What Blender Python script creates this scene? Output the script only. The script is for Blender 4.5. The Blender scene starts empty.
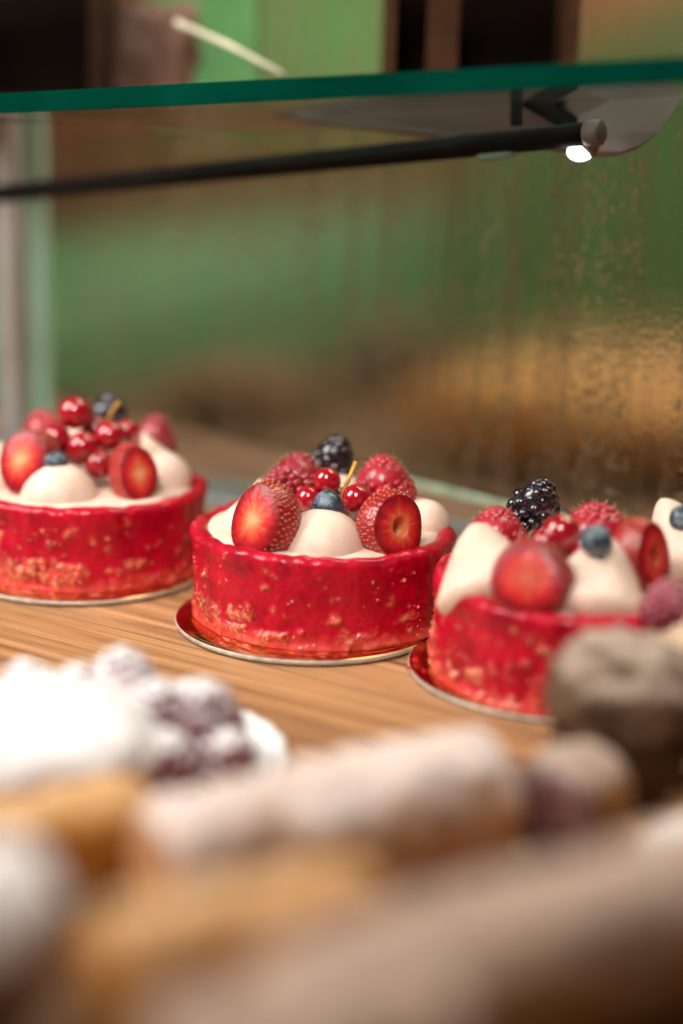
import bpy, math, random
import numpy as np
from mathutils import Vector, Matrix, Quaternion, noise

random.seed(11)
RNG = np.random.default_rng(11)
SC = bpy.context.scene
COL = SC.collection
PI = math.pi

# ------------------------------------------------------------------ camera geometry (50 mm portrait lens)
FPX, CX, CY, CAMH = 1500.0, 341.5, 512.0, 0.163
PITCH, ROLL = math.radians(14), math.radians(1.5)
c_, s_ = math.cos(PITCH), math.sin(PITCH)
FW = Vector((0, c_, -s_))
_u0, _r0 = Vector((0, s_, c_)), Vector((1, 0, 0))
RT = _r0 * math.cos(ROLL) + _u0 * math.sin(ROLL)
UP = _u0 * math.cos(ROLL) - _r0 * math.sin(ROLL)
CAM = Vector((0, 0, CAMH))

def at_d(x, y, d):
    return CAM + (FW + RT * ((x - CX) / FPX) - UP * ((y - CY) / FPX)) * d

def at_z(x, y, z):
    r = FW + RT * ((x - CX) / FPX) - UP * ((y - CY) / FPX)
    return CAM + r * ((z - CAMH) / r.z)

def cdir(a, b, c):                     # a right, b up, c towards the camera
    return (RT * a + UP * b - FW * c).normalized()

ROW = Vector((0.846, -0.533, 0)).normalized()       # the row of tarts, and the case, run along this
BACK = Vector((0.533, 0.846, 0)).normalized()       # away from the viewer, square to the row
T2C = Vector((-0.0078, 0.5077, 0))

def rb(a, n, z=0.0):                   # a point by distance along the row, depth behind the row, height
    return T2C + ROW * a + BACK * n + Vector((0, 0, z))

# ------------------------------------------------------------------ object helpers
def tag(o, label=None, cat=None, group=None, kind=None):
    for k, v in (('label', label), ('category', cat), ('group', group), ('kind', kind)):
        if v:
            o[k] = v
    return o

def link(name, me, mat=None, parent=None, smooth=True):
    o = bpy.data.objects.new(name, me)
    COL.objects.link(o)
    if mat is not None:
        me.materials.append(mat)
    if parent is not None:
        o.parent = parent
    if smooth:
        me.shade_smooth()
    return o

def empty(name, loc=(0, 0, 0), label=None, cat=None, group=None):
    o = bpy.data.objects.new(name, None)
    o.empty_display_size = 0.01
    COL.objects.link(o)
    o.location = loc
    return tag(o, label, cat, group)

def mesh(name, V, Fs):
    me = bpy.data.meshes.new(name)
    me.from_pydata([tuple(v) for v in V], [], Fs)
    me.update()
    return me

class MB:
    """collects primitives into one mesh"""
    def __init__(self):
        self.V, self.F = [], []
    def add(self, V, F):
        o = len(self.V)
        self.V += [tuple(v) for v in V]
        self.F += [tuple(i + o for i in f) for f in F]
    def me(self, name):
        return mesh(name, self.V, self.F)

def grid_faces(rows, cols, wrap=True):
    F = []
    for i in range(rows - 1):
        for j in range(cols if wrap else cols - 1):
            k = (j + 1) % cols
            F.append((i * cols + j, i * cols + k, (i + 1) * cols + k, (i + 1) * cols + j))
    return F

def revolve(profile, n=48, cap0=True, cap1=True):
    V = [(r * math.cos(2 * PI * j / n), r * math.sin(2 * PI * j / n), z) for r, z in profile for j in range(n)]
    F = grid_faces(len(profile), n)
    if cap0:
        F.append(tuple(reversed(range(n))))
    if cap1:
        b = (len(profile) - 1) * n
        F.append(tuple(b + j for j in range(n)))
    return V, F

def ball(r=1.0, n=16, m=10, c=(0, 0, 0), sc=(1, 1, 1), q=None):
    V = []
    for i in range(m + 1):
        a = PI * i / m
        for j in range(n):
            b = 2 * PI * j / n
            p = Vector((r * sc[0] * max(math.sin(a), 1e-3) * math.cos(b), r * sc[1] * max(math.sin(a), 1e-3) * math.sin(b), -r * sc[2] * math.cos(a)))
            if q is not None:
                p = q @ p
            V.append(p + Vector(c))
    return V, grid_faces(m + 1, n)

def box_vf(a, b, c, o=(0, 0, 0)):
    """box from three edge vectors at corner o"""
    o, a, b, c = map(Vector, (o, a, b, c))
    V = [o, o + a, o + a + b, o + b, o + c, o + a + c, o + a + b + c, o + b + c]
    F = [(0, 3, 2, 1), (4, 5, 6, 7), (0, 1, 5, 4), (1, 2, 6, 5), (2, 3, 7, 6), (3, 0, 4, 7)]
    return V, F

def bevel(o, w, seg=3):
    m = o.modifiers.new('bevel', 'BEVEL')
    m.width, m.segments, m.limit_method = w, seg, 'ANGLE'
    return o

def tube_vf(pts, rad, n=14):
    V, pts = [], [Vector(p) for p in pts]
    prev = None
    for i, p in enumerate(pts):
        t = (pts[min(i + 1, len(pts) - 1)] - pts[max(i - 1, 0)]).normalized()
        a = prev - t * prev.dot(t) if prev is not None else t.orthogonal()
        a.normalize(); prev = a
        b = t.cross(a)
        r = rad[i] if isinstance(rad, (list, tuple)) else rad
        V += [p + (a * math.cos(2 * PI * j / n) + b * math.sin(2 * PI * j / n)) * r for j in range(n)]
    F = grid_faces(len(pts), n)
    F.append(tuple(reversed(range(n)))); F.append(tuple((len(pts) - 1) * n + j for j in range(n)))
    return V, F

def aim(o, d, spin=0.0):
    o.rotation_mode = 'QUATERNION'
    o.rotation_quaternion = Vector(d).to_track_quat('Z', 'Y') @ Quaternion((0, 0, 1), spin)
    return o

# ------------------------------------------------------------------ materials
class NT:
    def __init__(self, name):
        self.m = bpy.data.materials.new(name)
        self.m.use_nodes = True
        self.t = self.m.node_tree
        self.b = self.t.nodes['Principled BSDF']
        self.out = self.t.nodes['Material Output']
        self._tc = None
    def n(self, typ, **kw):
        x = self.t.nodes.new(typ)
        for k, v in kw.items():
            if k.startswith('i_'):
                x.inputs[k[2:].replace('_', ' ')].default_value = v
            else:
                setattr(x, k, v)
        return x
    def l(self, a, b):
        self.t.links.new(a, b)
    def p(self, **kw):
        for k, v in kw.items():
            i = self.b.inputs[k.replace('_', ' ')]
            i.default_value = (*v, 1) if isinstance(v, tuple) and len(v) == 3 and i.type == 'RGBA' else v
        return self
    def co(self, scale=(1, 1, 1), rot=(0, 0, 0), kind='Object'):
        if self._tc is None:
            self._tc = self.n('ShaderNodeTexCoord')
        mp = self.n('ShaderNodeMapping')
        mp.inputs['Scale'].default_value = scale
        mp.inputs['Rotation'].default_value = rot
        self.l(self._tc.outputs[kind], mp.inputs['Vector'])
        return mp.outputs['Vector']
    def noise(self, vec, scale, detail=4, rough=0.55, dist=0.0):
        x = self.n('ShaderNodeTexNoise')
        x.inputs['Scale'].default_value = scale; x.inputs['Detail'].default_value = detail
        x.inputs['Roughness'].default_value = rough; x.inputs['Distortion'].default_value = dist
        if vec is not None:
            self.l(vec, x.inputs['Vector'])
        return x.outputs['Fac']
    def ramp(self, fac, *stops):
        r = self.n('ShaderNodeValToRGB')
        e = r.color_ramp.elements
        while len(e) < len(stops):
            e.new(0.5)
        for k, (p, c) in enumerate(stops):
            e[k].position = p
            e[k].color = (*c, 1) if isinstance(c, tuple) else (c, c, c, 1)
        self.l(fac, r.inputs['Fac'])
        return r.outputs['Color']
    def mix(self, fac, a, b, mode='MIX'):
        x = self.n('ShaderNodeMix', data_type='RGBA', blend_type=mode)
        for v, i in ((fac, 0), (a, 6), (b, 7)):
            if isinstance(v, bpy.types.NodeSocket):
                self.l(v, x.inputs[i])
            else:
                x.inputs[i].default_value = (*v, 1) if isinstance(v, tuple) else v
        return x.outputs[2]
    def math(self, op, a, b=0.0, clamp=False):
        x = self.n('ShaderNodeMath', operation=op, use_clamp=clamp)
        for v, i in ((a, 0), (b, 1)):
            if isinstance(v, bpy.types.NodeSocket):
                self.l(v, x.inputs[i])
            else:
                x.inputs[i].default_value = v
        return x.outputs[0]
    def attr(self, name):
        return self.n('ShaderNodeAttribute', attribute_name=name).outputs['Fac']
    def bump(self, h, strength=0.3, dist=0.001):
        x = self.n('ShaderNodeBump')
        x.inputs['Strength'].default_value = strength; x.inputs['Distance'].default_value = dist
        self.l(h, x.inputs['Height']); self.l(x.outputs['Normal'], self.b.inputs['Normal'])
    def col(self, s):
        self.l(s, self.b.inputs['Base Color'])
        return self
    def sss(self, w, rad, scale):
        self.p(Subsurface_Weight=w, Subsurface_Radius=rad, Subsurface_Scale=scale)
        return self

def plain(name, color, rough=0.5, metal=0.0, var=0.25, scale=60.0, bump=0.15, stretch=(1, 1, 1), **kw):
    k = NT(name)
    f = k.noise(k.co(stretch), scale)
    lo = tuple(c * (1 - var) for c in color); hi = tuple(min(1, c * (1 + var)) for c in color)
    k.col(k.ramp(f, (0.3, lo), (0.7, hi)))
    k.p(Roughness=rough, Metallic=metal, **kw)
    if bump:
        k.bump(f, bump, 0.0006)
    return k.m

# --- glaze of the tarts
def glaze_material():
    k = NT('red_glaze')
    v = k.co()
    big = k.noise(v, 70, 3)
    red = k.ramp(big, (0.28, (0.27, 0.0005, 0.011)), (0.50, (0.47, 0.0012, 0.020)), (0.75, (0.62, 0.004, 0.030)))
    foot = k.attr('foot')
    red = k.mix(foot, red, (0.62, 0.060, 0.045))
    fine = k.noise(v, 900, 4, 0.65)
    crust = k.attr('crust')
    crumb = k.ramp(fine, (0.3, (0.58, 0.05, 0.03)), (0.5, (0.74, 0.26, 0.12)), (0.68, (0.88, 0.58, 0.36)))
    amt = k.math('MULTIPLY', crust, k.ramp(k.noise(v, 420, 3), (0.36, 0.0), (0.56, 1.0)))
    k.col(k.mix(amt, red, crumb))
    k.p(Roughness=0.36, Coat_Weight=0.38, Coat_Roughness=0.07, Specular_IOR_Level=0.12)
    k.sss(0.15, (1.0, 0.2, 0.1), 0.0015)
    k.bump(k.math('ADD', fine, k.math('MULTIPLY', k.noise(v, 300, 3), 1.5)), 0.38, 0.0009)
    return k.m

def cream_material():
    k = NT('vanilla_cream')
    v = k.co()
    base = k.ramp(k.noise(v, 90, 3), (0.35, (0.74, 0.53, 0.42)), (0.65, (0.81, 0.62, 0.50)))
    vo = k.n('ShaderNodeTexVoronoi', feature='F1'); vo.inputs['Scale'].default_value = 520
    k.l(v, vo.inputs['Vector'])
    dot = k.ramp(vo.outputs['Distance'], (0.09, 1.0), (0.17, 0.0))
    gate = k.ramp(k.noise(v, 160, 2), (0.48, 0.0), (0.60, 0.7))
    k.col(k.mix(k.math('MULTIPLY', dot, gate), base, (0.38, 0.2, 0.12)))
    k.p(Roughness=0.42, Specular_IOR_Level=0.4)
    k.sss(0.3, (1.0, 0.6, 0.4), 0.003)
    k.bump(k.math('ADD', k.noise(v, 900, 3), k.math('MULTIPLY', k.noise(v, 220, 2), 2.0)), 0.16, 0.0008)
    return k.m

def strawberry_skin():
    k = NT('strawberry_skin')
    v = k.co()
    f = k.noise(v, 160, 4)
    k.col(k.ramp(f, (0.25, (0.22, 0.004, 0.010)), (0.6, (0.36, 0.008, 0.014)), (0.85, (0.45, 0.04, 0.02))))
    k.p(Roughness=0.30, Coat_Weight=0.25, Coat_Roughness=0.15)
    k.sss(0.15, (1, 0.2, 0.1), 0.002)
    k.bump(k.noise(v, 900, 3), 0.18, 0.0006)
    return k.m

def strawberry_cut(pale):
    """flesh of the cut face: pale core, rays, dark red rim.  'rad' attribute is 0 at the core, 1 at the skin; 'ang' is noise round the face"""
    k = NT('strawberry_flesh')
    v = k.co()
    rad = k.attr('rad'); ray = k.attr('ray')
    f = k.math('ADD', rad, k.math('MULTIPLY', k.math('MULTIPLY', k.math('SUBTRACT', ray, 0.5), 0.24), rad))
    f = k.math('ADD', f, k.math('MULTIPLY', k.math('SUBTRACT', k.noise(v, 420, 4, 0.7), 0.5), 0.42))
    vein = k.attr('vein')
    core, mid = ((0.74, 0.33, 0.15), (0.62, 0.12, 0.045)) if pale else ((0.56, 0.09, 0.04), (0.52, 0.045, 0.025))
    flesh = k.ramp(f, (0.10, core), (0.36, mid), (0.54, (0.60, 0.026, 0.016)), (0.74, (0.42, 0.007, 0.012)), (0.97, (0.20, 0.003, 0.008)))
    k.col(k.mix(vein, flesh, (0.80, 0.42, 0.27)))
    k.p(Roughness=0.38, Coat_Weight=0.12, Coat_Roughness=0.12, Specular_IOR_Level=0.3)
    k.sss(0.2, (1, 0.35, 0.2), 0.002)
    k.bump(k.math('ADD', ray, k.noise(v, 800, 3)), 0.3, 0.0006)
    return k.m

def berry_red(name, a, b, rough=0.3, coat=0.3, sss=0.2, fuzz=0.0):
    k = NT(name)
    v = k.co()
    k.col(k.ramp(k.noise(v, 260, 4), (0.3, a), (0.7, b)))
    k.p(Roughness=rough, Coat_Weight=coat, Coat_Roughness=0.1, Sheen_Weight=fuzz, Sheen_Roughness=0.4, Sheen_Tint=(1, 0.75, 0.7))
    k.sss(sss, (1, 0.2, 0.15), 0.002)
    k.bump(k.noise(v, 1300, 2), 0.12, 0.0004)
    return k.m

def dusted(name, base, base2, sugar=(0.82, 0.80, 0.78), amount=0.35, soft=0.5, scale=90, bump=0.5, streak=(1, 1, 1), rough=0.75):
    """pastry dusted with icing sugar: the sugar lies where the surface faces up"""
    k = NT(name)
    v = k.co(streak)
    f = k.noise(v, scale, 5, 0.62)
    body = k.ramp(f, (0.3, base), (0.7, base2))
    g = k.n('ShaderNodeNewGeometry'); sp = k.n('ShaderNodeSeparateXYZ')
    k.l(g.outputs['Normal'], sp.inputs[0])
    up = k.math('ADD', k.math('MULTIPLY', sp.outputs[2], 0.6), k.math('MULTIPLY', k.noise(v, scale * 1.7, 5, 0.65), 0.8))
    msk = k.ramp(up, (max(0.0, 1.0 - amount - soft / 2), 0.0), (min(1.0, 1.0 - amount + soft / 2), 1.0))
    k.col(k.mix(msk, body, sugar))
    k.p(Roughness=rough, Specular_IOR_Level=0.12)
    k.sss(0.1, (1, 0.6, 0.4), 0.003)
    k.bump(f, bump, 0.002)
    return k.m

M = {}
M['glaze'] = glaze_material()
M['cream'] = cream_material()
M['skin'] = strawberry_skin()
M['crumb'] = plain('glazed_crumb', (0.70, 0.17, 0.09), 0.3, var=0.6, scale=150, bump=0, Coat_Weight=0.6, Coat_Roughness=0.05)
M['flesh_pale'] = strawberry_cut(True)
M['flesh_red'] = strawberry_cut(False)
M['achene'] = plain('strawberry_seed', (0.50, 0.15, 0.07), 0.35, var=0.45, scale=300, bump=0, Coat_Weight=0.4)
M['hollow'] = plain('strawberry_hollow', (0.32, 0.015, 0.01), 0.5, bump=0)
M['raspberry'] = berry_red('raspberry_flesh', (0.32, 0.005, 0.018), (0.48, 0.018, 0.032), 0.30, 0.2, 0.15, 0.12)
M['dark_raspberry'] = berry_red('dark_raspberry_flesh', (0.22, 0.005, 0.015), (0.34, 0.018, 0.030), 0.34, 0.15, 0.15, 0.12)
M['hair'] = plain('raspberry_hair', (0.70, 0.36, 0.22), 0.6, bump=0)
M['blackberry'] = berry_red('blackberry_flesh', (0.006, 0.005, 0.008), (0.022, 0.010, 0.016), 0.22, 0.6, 0.0)
M['currant'] = berry_red('redcurrant_flesh', (0.30, 0.0015, 0.008), (0.40, 0.004, 0.014), 0.10, 0.8, 0.35)
M['dry_tip'] = plain('dried_flower_tip', (0.16, 0.07, 0.02), 0.8)
M['stem'] = plain('golden_stem', (0.55, 0.27, 0.035), 0.5, var=0.35, scale=300)
def blueberry_material():
    k = NT('blueberry_skin')
    v = k.co()
    f = k.noise(v, 230, 5, 0.65, 0.8)
    k.col(k.ramp(f, (0.35, (0.014, 0.018, 0.030)), (0.50, (0.05, 0.075, 0.10)), (0.64, (0.20, 0.25, 0.29))))
    k.l(k.ramp(f, (0.35, 0.22), (0.7, 0.55)), k.b.inputs['Roughness'])
    k.bump(k.noise(v, 900, 3), 0.12, 0.0005)
    return k.m
M['blueberry'] = blueberry_material()
def gold_board():
    k = NT('gold_card')
    f = k.noise(k.co(), 220, 3)
    k.col(k.ramp(f, (0.3, (0.62, 0.33, 0.12)), (0.7, (0.80, 0.47, 0.20))))
    k.p(Metallic=1.0, Roughness=0.13)
    k.bump(k.noise(k.co(), 60, 2), 0.08, 0.001)
    return k.m
M['gold'] = gold_board()
M['card_edge'] = plain('card_edge', (0.50, 0.42, 0.34), 0.45, 0.2, scale=400)

def wood_counter():
    k = NT('oak_counter')
    tc = k.co()
    sx = k.n('ShaderNodeSeparateXYZ'); k.l(tc, sx.inputs[0])
    # boards along X, each about 42 mm wide
    w = k.math('DIVIDE', k.math('ADD', sx.outputs[1], 5.0135), 0.042)
    idx = k.math('FLOOR', w); fr = k.math('FRACT', w)
    wn = k.n('ShaderNodeTexWhiteNoise', noise_dimensions='1D'); k.l(idx, wn.inputs['W'])
    tone = k.ramp(wn.outputs['Value'], (0.0, (0.46, 0.24, 0.105)), (0.35, (0.56, 0.31, 0.14)), (0.7, (0.50, 0.265, 0.12)), (1.0, (0.66, 0.38, 0.19)))
    # per-board offset so the grain does not run across the joints
    off = k.n('ShaderNodeCombineXYZ'); k.l(k.math('MULTIPLY', idx, 3.7), off.inputs[0]); k.l(k.math('MULTIPLY', idx, 1.3), off.inputs[2])
    ad = k.n('ShaderNodeVectorMath', operation='ADD'); k.l(tc, ad.inputs[0]); k.l(off.outputs[0], ad.inputs[1])
    def strt(s):
        mp = k.n('ShaderNodeMapping'); mp.inputs['Scale'].default_value = s; k.l(ad.outputs[0], mp.inputs['Vector']); return mp.outputs['Vector']
    g1 = k.noise(strt((5, 95, 1)), 1.0, 6, 0.6, 0.7)
    g2 = k.noise(strt((16, 520, 1)), 1.0, 4, 0.6)
    g3 = k.noise(strt((3, 28, 1)), 1.0, 3, 0.5, 1.2)
    c1 = k.ramp(g1, (0.36, (0.26, 0.20, 0.18)), (0.46, (0.70, 0.63, 0.58)), (0.6, (1.0, 1.0, 1.0)))
    col = k.mix(0.85, tone, c1, 'MULTIPLY')
    col = k.mix(0.65, col, k.ramp(g2, (0.36, (0.48, 0.44, 0.42)), (0.6, (1.0, 1.0, 1.0))), 'MULTIPLY')
    col = k.mix(0.5, col, k.ramp(g3, (0.3, (0.62, 0.56, 0.52)), (0.6, (1.08, 1.05, 1.0))), 'MULTIPLY')
    joint = k.ramp(k.math('ABSOLUTE', k.math('SUBTRACT', fr, 0.5)), (0.488, 0.0), (0.497, 0.7))
    col = k.mix(joint, col, (0.12, 0.055, 0.025))
    k.col(col)
    k.p(Roughness=0.42, Specular_IOR_Level=0.4)
    k.bump(k.math('ADD', g1, g2), 0.12, 0.0006)
    return k.m
M['wood'] = wood_counter()

# ------------------------------------------------------------------ the counter and what stands behind it
def oriented(name, V, F, mat, origin, parent=None, smooth=False):
    """mesh given in (along row, behind row, up) coordinates, placed with its local axes on the row"""
    o = link(name, mesh(name, V, F), mat, parent, smooth)
    if parent is None:
        o.location = origin
        o.rotation_euler = (0, 0, math.atan2(ROW.y, ROW.x))
    return o

V, F = box_vf((2.4, 0, 0), (0, 0.78, 0), (0, 0, 0.03), (-1.2, -0.68, -0.03))
counter = oriented('wood_counter', V, F, M['wood'], T2C)
tag(counter, 'oak board counter top the pastries are set out on', 'counter', kind='structure')

M['ledge'] = plain('brushed_metal', (0.30, 0.33, 0.33), 0.38, 0.7, 0.15, 40, 0.1, (1, 30, 1))
V, F = box_vf((2.4, 0, 0), (0, 0.034, 0), (0, 0, 0.012), (-1.2, 0.1015, -0.008))
o = bevel(oriented('metal_ledge', V, F, M['ledge'], T2C), 0.0015)
tag(o, 'grey metal ledge strip along the back of the counter behind the tarts', 'ledge')

# dark channel floor and what lies beyond the pane
M['rear'] = plain('dark_brown_boards', (0.15, 0.08, 0.04), 0.6, 0, 0.45, 14, 0.2, (1, 5, 1))
V, F = box_vf((8, 0, 0), (0, 6, 0), (0, 0, 0.03), (-4, 0.138, -0.038))
o = oriented('rear_floor', V, F, M['rear'], T2C)
tag(o, 'brown floor of the window bay beyond the fogged glass', 'floor', kind='structure')

def pane_material():
    k = NT('fogged_glass')
    v = k.co()
    streak = k.noise(k.co((170, 1, 4.0)), 1.0, 3, 0.6, 0.4)       # soft bands of mist, long in z
    run = k.noise(k.co((105, 1, 3.0)), 1.0, 2, 0.5, 0.6)          # where a drop has run down and left clear glass
    line = k.ramp(k.math('ABSOLUTE', k.math('SUBTRACT', run, 0.5)), (0.016, 0.0), (0.06, 1.0))
    grain = k.noise(v, 420, 3, 0.7)
    g = k.math('ADD', k.math('MULTIPLY', streak, 0.55), k.math('MULTIPLY', grain, 0.45))
    fog = k.math('MULTIPLY', k.ramp(g, (0.42, 0.03), (0.52, 0.16), (0.64, 0.40)), k.math('ADD', k.math('MULTIPLY', line, 0.9), 0.1))
    rough = k.ramp(k.math('MULTIPLY', g, line), (0.20, 0.03), (0.60, 0.22))
    bn = k.n('ShaderNodeBump'); bn.inputs['Strength'].default_value = 0.6; bn.inputs['Distance'].default_value = 0.0016
    k.l(k.math('ADD', grain, k.math('MULTIPLY', streak, 1.5)), bn.inputs['Height'])
    rf = k.n('ShaderNodeBsdfRefraction'); rf.inputs['IOR'].default_value = 1.12
    rf.inputs['Color'].default_value = (0.90, 0.90, 0.84, 1)
    k.l(rough, rf.inputs['Roughness']); k.l(bn.outputs['Normal'], rf.inputs['Normal'])
    tr = k.n('ShaderNodeBsdfTranslucent'); tr.inputs['Color'].default_value = (0.40, 0.26, 0.17, 1)
    df = k.n('ShaderNodeBsdfDiffuse'); df.inputs['Color'].default_value = (0.26, 0.18, 0.11, 1)
    m1 = k.n('ShaderNodeMixShader'); m1.inputs[0].default_value = 0.5; k.l(tr.outputs[0], m1.inputs[1]); k.l(df.outputs[0], m1.inputs[2])
    m2 = k.n('ShaderNodeMixShader'); k.l(fog, m2.inputs[0]); k.l(rf.outputs[0], m2.inputs[1]); k.l(m1.outputs[0], m2.inputs[2])
    k.l(m2.outputs[0], k.out.inputs['Surface'])
    return k.m
M['pane'] = pane_material()
M['drop'] = NT('water_drop').p(Base_Color=(1, 1, 1), Roughness=0.02, Transmission_Weight=1.0, IOR=1.33).m
M['green_edge'] = plain('glass_cut_edge', (0.42, 0.52, 0.36), 0.25, 0, 0.4, 90, 0.1, (1, 1, 1), Coat_Weight=0.4)

eL, eR = at_d(-60, 106, 0.53), at_d(760, 66, 0.40)
ev = (eR - eL); eu = ev.normalized(); eb = Vector((-eu.y, eu.x, 0)).normalized()
if eb.dot(FW) < 0: eb = -eb
TH = 0.0066
def top_at(p):                         # height of the shelf's upper face at the foot of p
    return eL.z + (eR.z - eL.z) * ((p - eL).dot(ev) / ev.dot(ev)) + TH / 2

# the pane stands oblique to the row and nearer at the right; its lower edge is held a little above the ledge
PZ = 0.020
pA, pB = at_z(410, 478, PZ), at_z(515, 503, PZ)
PD = (pB - pA); PD.z = 0; PD.normalize()
PN_ = Vector((-PD.y, PD.x, 0))
def pane_box(x0, x1, thick, zb, mat, name, parent=None, top=None, z1=0.0, y0=0.0):
    """upright sheet between two distances along the pane; its top follows the underside of the shelf"""
    V = []
    for z_ in (0, 1):
        for y in (y0, y0 + thick):
            for x in (x0, x1):
                q = pA + PD * x + PN_ * y
                zt = (top_at(q) - TH - 0.0012 - PZ) if top else z1
                V.append((x, y, zt if z_ else zb))
    F = [(0, 2, 3, 1), (4, 5, 7, 6), (0, 1, 5, 4), (2, 6, 7, 3), (0, 4, 6, 2), (1, 3, 7, 5)]
    o = link(name, mesh(name, V, F), mat, parent, False)
    if parent is None:
        o.location = pA
        o.rotation_euler = (0, 0, math.atan2(PD.y, PD.x))
    return o
def drops(parent, n, x0, x1, z0, z1, bias):
    d = MB()
    for i in range(n):
        a = x0 + (x1 - x0) * random.random() ** bias
        if noise.noise(Vector((a * 90, 3.1, 0))) < -0.15 + 0.25 * random.random():
            continue
        r = 0.00028 + 0.0008 * random.random() ** 2.4
        V, F = ball(r, 8, 4, (a, -0.0001, random.uniform(z0, z1)), (1, 0.55, random.uniform(0.9, 1.6)))
        d.add(V, F)
    dr = link('condensation', d.me('condensation'), M['drop'], parent)
    tag(dr, kind='stuff')
pane = pane_box(-0.335, 0.30, 0.005, 0.0, M['pane'], 'glass_screen', None, True)
tag(pane, 'fogged upright glass screen with running condensation behind the tarts', 'glass screen')
e = pane_box(-0.012, 0.30, 0.006, -0.0036, M['green_edge'], 'bottom_edge', pane, None, -0.0002, -0.0005)
e2 = pane_box(-0.335, -0.0125, 0.006, -0.0036, M['rear'], 'dark_bottom_edge', pane, None, -0.0002, -0.0005)  # left stretch of the same lower edge, in a darker colour
bevel(e, 0.0008)
drops(pane, 8000, -0.24, 0.165, 0.012, 0.148, 0.6)

# posts at the left end of the case
M['post'] = plain('grey_metal_post', (0.42, 0.40, 0.38), 0.4, 0.4, 0.12, 30, 0.05)
M['green_glass'] = plain('pale_green_glass_edge', (0.40, 0.62, 0.46), 0.25, 0, 0.2, 30, 0.05, Coat_Weight=0.5)
def post(name, px, py, d, w, dep, mat, label, cat):
    p = at_d(px, py, d); p.z = 0.0
    o = oriented(name, *box_vf((w, 0, 0), (0, dep, 0), (0, 0, 0.5), (-w / 2, 0, 0)), mat, p)
    bevel(o, 0.001)
    return tag(o, label, cat)
post('corner_post', 4, 300, 0.785, 0.0095, 0.012, M['post'], 'pale grey upright post at the far left end of the case', 'post')
post('end_panel', 33, 300, 0.80, 0.0135, 0.006, M['green_glass'], 'narrow pale green glass upright beside the grey corner post', 'glass panel')

# ------------------------------------------------------------------ beyond the pane (all far out of focus)
def planks_material():
    k = NT('brown_plank_wall')
    w = k.n('ShaderNodeTexWave', wave_type='BANDS', bands_direction='X'); w.inputs['Scale'].default_value = 9; w.inputs['Distortion'].default_value = 1.5
    k.l(k.co(), w.inputs['Vector'])
    f = k.noise(k.co((30, 30, 2)), 1.0, 4)
    k.col(k.mix(k.ramp(w.outputs['Fac'], (0.05, 0.7), (0.25, 0.0)), k.ramp(f, (0.3, (0.34, 0.135, 0.06)), (0.7, (0.52, 0.23, 0.11))), (0.10, 0.05, 0.025)))
    k.p(Roughness=0.7)
    return k.m
M['plank_wall'] = planks_material()
o = oriented('plank_wall', *box_vf((5, 0, 0), (0, 0.05, 0), (0, 0, 1.6), (-2.2, 1.35, -0.008)), M['plank_wall'], T2C)
tag(o, 'brown vertical plank wall far behind the fogged glass', 'wall')

M['green_paint'] = plain('green_paint', (0.022, 0.120, 0.036), 0.55, 0, 0.35, 18, 0.1, (1, 1, 6))
M['deep_green'] = plain('deep_green_paint', (0.026, 0.095, 0.014), 0.55, 0, 0.4, 25, 0.1, (6, 6, 1))
M['bright_green'] = plain('bright_green_paint', (0.075, 0.25, 0.065), 0.5, 0, 0.5, 14, 0.1, (5, 5, 0.6))
def slab(name, pts, thick, mat, label, cat, bev=0.004):
    """upright board: lower-left, lower-right, upper-right, upper-left corners given, thickness runs to the back"""
    pts = [Vector(p) for p in pts]
    nrm = (pts[1] - pts[0]).cross(pts[3] - pts[0]).normalized()
    if nrm.dot(FW) < 0:
        nrm = -nrm
    c = sum(pts, Vector()) / 4
    V = [p - c for p in pts] + [p - c + nrm * thick for p in pts]
    F = [(0, 1, 2, 3), (7, 6, 5, 4), (1, 0, 4, 5), (2, 1, 5, 6), (3, 2, 6, 7), (0, 3, 7, 4)]
    o = link(name, mesh(name, V, F), mat, None, False)
    o.location = c
    bevel(o, bev)
    return tag(o, label, cat)
slab('green_board', [at_z(-140, 408, 0), at_z(560, 352, 0), at_d(560, 188, 1.24), at_d(-140, 252, 0.98)], 0.03, M['green_paint'],
     'long low green painted board in the blur behind the glass', 'board')
slab('green_door', [at_d(478, 352, 1.15), at_d(900, 330, 1.15), at_d(900, -120, 1.15), at_d(478, 96, 1.15)], 0.03, M['deep_green'],
     'tall deep green panel behind the wet right part of the pane', 'panel')
slab('green_sign_board', [at_d(150, 120, 1.45), at_d(420, 118, 1.45), at_d(420, -60, 1.45), at_d(150, -50, 1.45)], 0.02, M['bright_green'],
     'bright green board seen between the crates above the shelf', 'board')

def loaf(name, px, py, d, size, lean, mat, label, cat, seed):
    V, F = ball(1.0, 48, 28)
    W = []
    for p in V:
        n_ = 1 + 0.10 * noise.noise(p * 1.7 + Vector((seed, 0, 0))) + 0.05 * noise.noise(p * 5 + Vector((0, seed, 0)))
        W.append((p.x * size[0] * n_, p.y * size[1] * n_, max(p.z, -0.75) * size[2] * n_))
    o = link(name, mesh(name, W, F), mat)
    q = at_d(px, py, d); q.z = size[2] * 0.72
    o.location = q
    o.rotation_euler = (0, 0, math.atan2(ROW.y, ROW.x) + lean)
    return tag(o, label, cat)
M['crust'] = dusted('golden_crust', (0.30, 0.105, 0.026), (0.52, 0.22, 0.062), (0.5, 0.26, 0.10), 0.10, 0.5, 40, 0.6)
M['tan_crust'] = dusted('tan_crust', (0.30, 0.13, 0.06), (0.44, 0.22, 0.11), (0.5, 0.27, 0.15), 0.05, 0.4, 40, 0.6)
M['dark_crust'] = dusted('dark_crust', (0.055, 0.03, 0.022), (0.11, 0.06, 0.04), (0.2, 0.13, 0.1), 0.05, 0.4, 40, 0.6)
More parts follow.
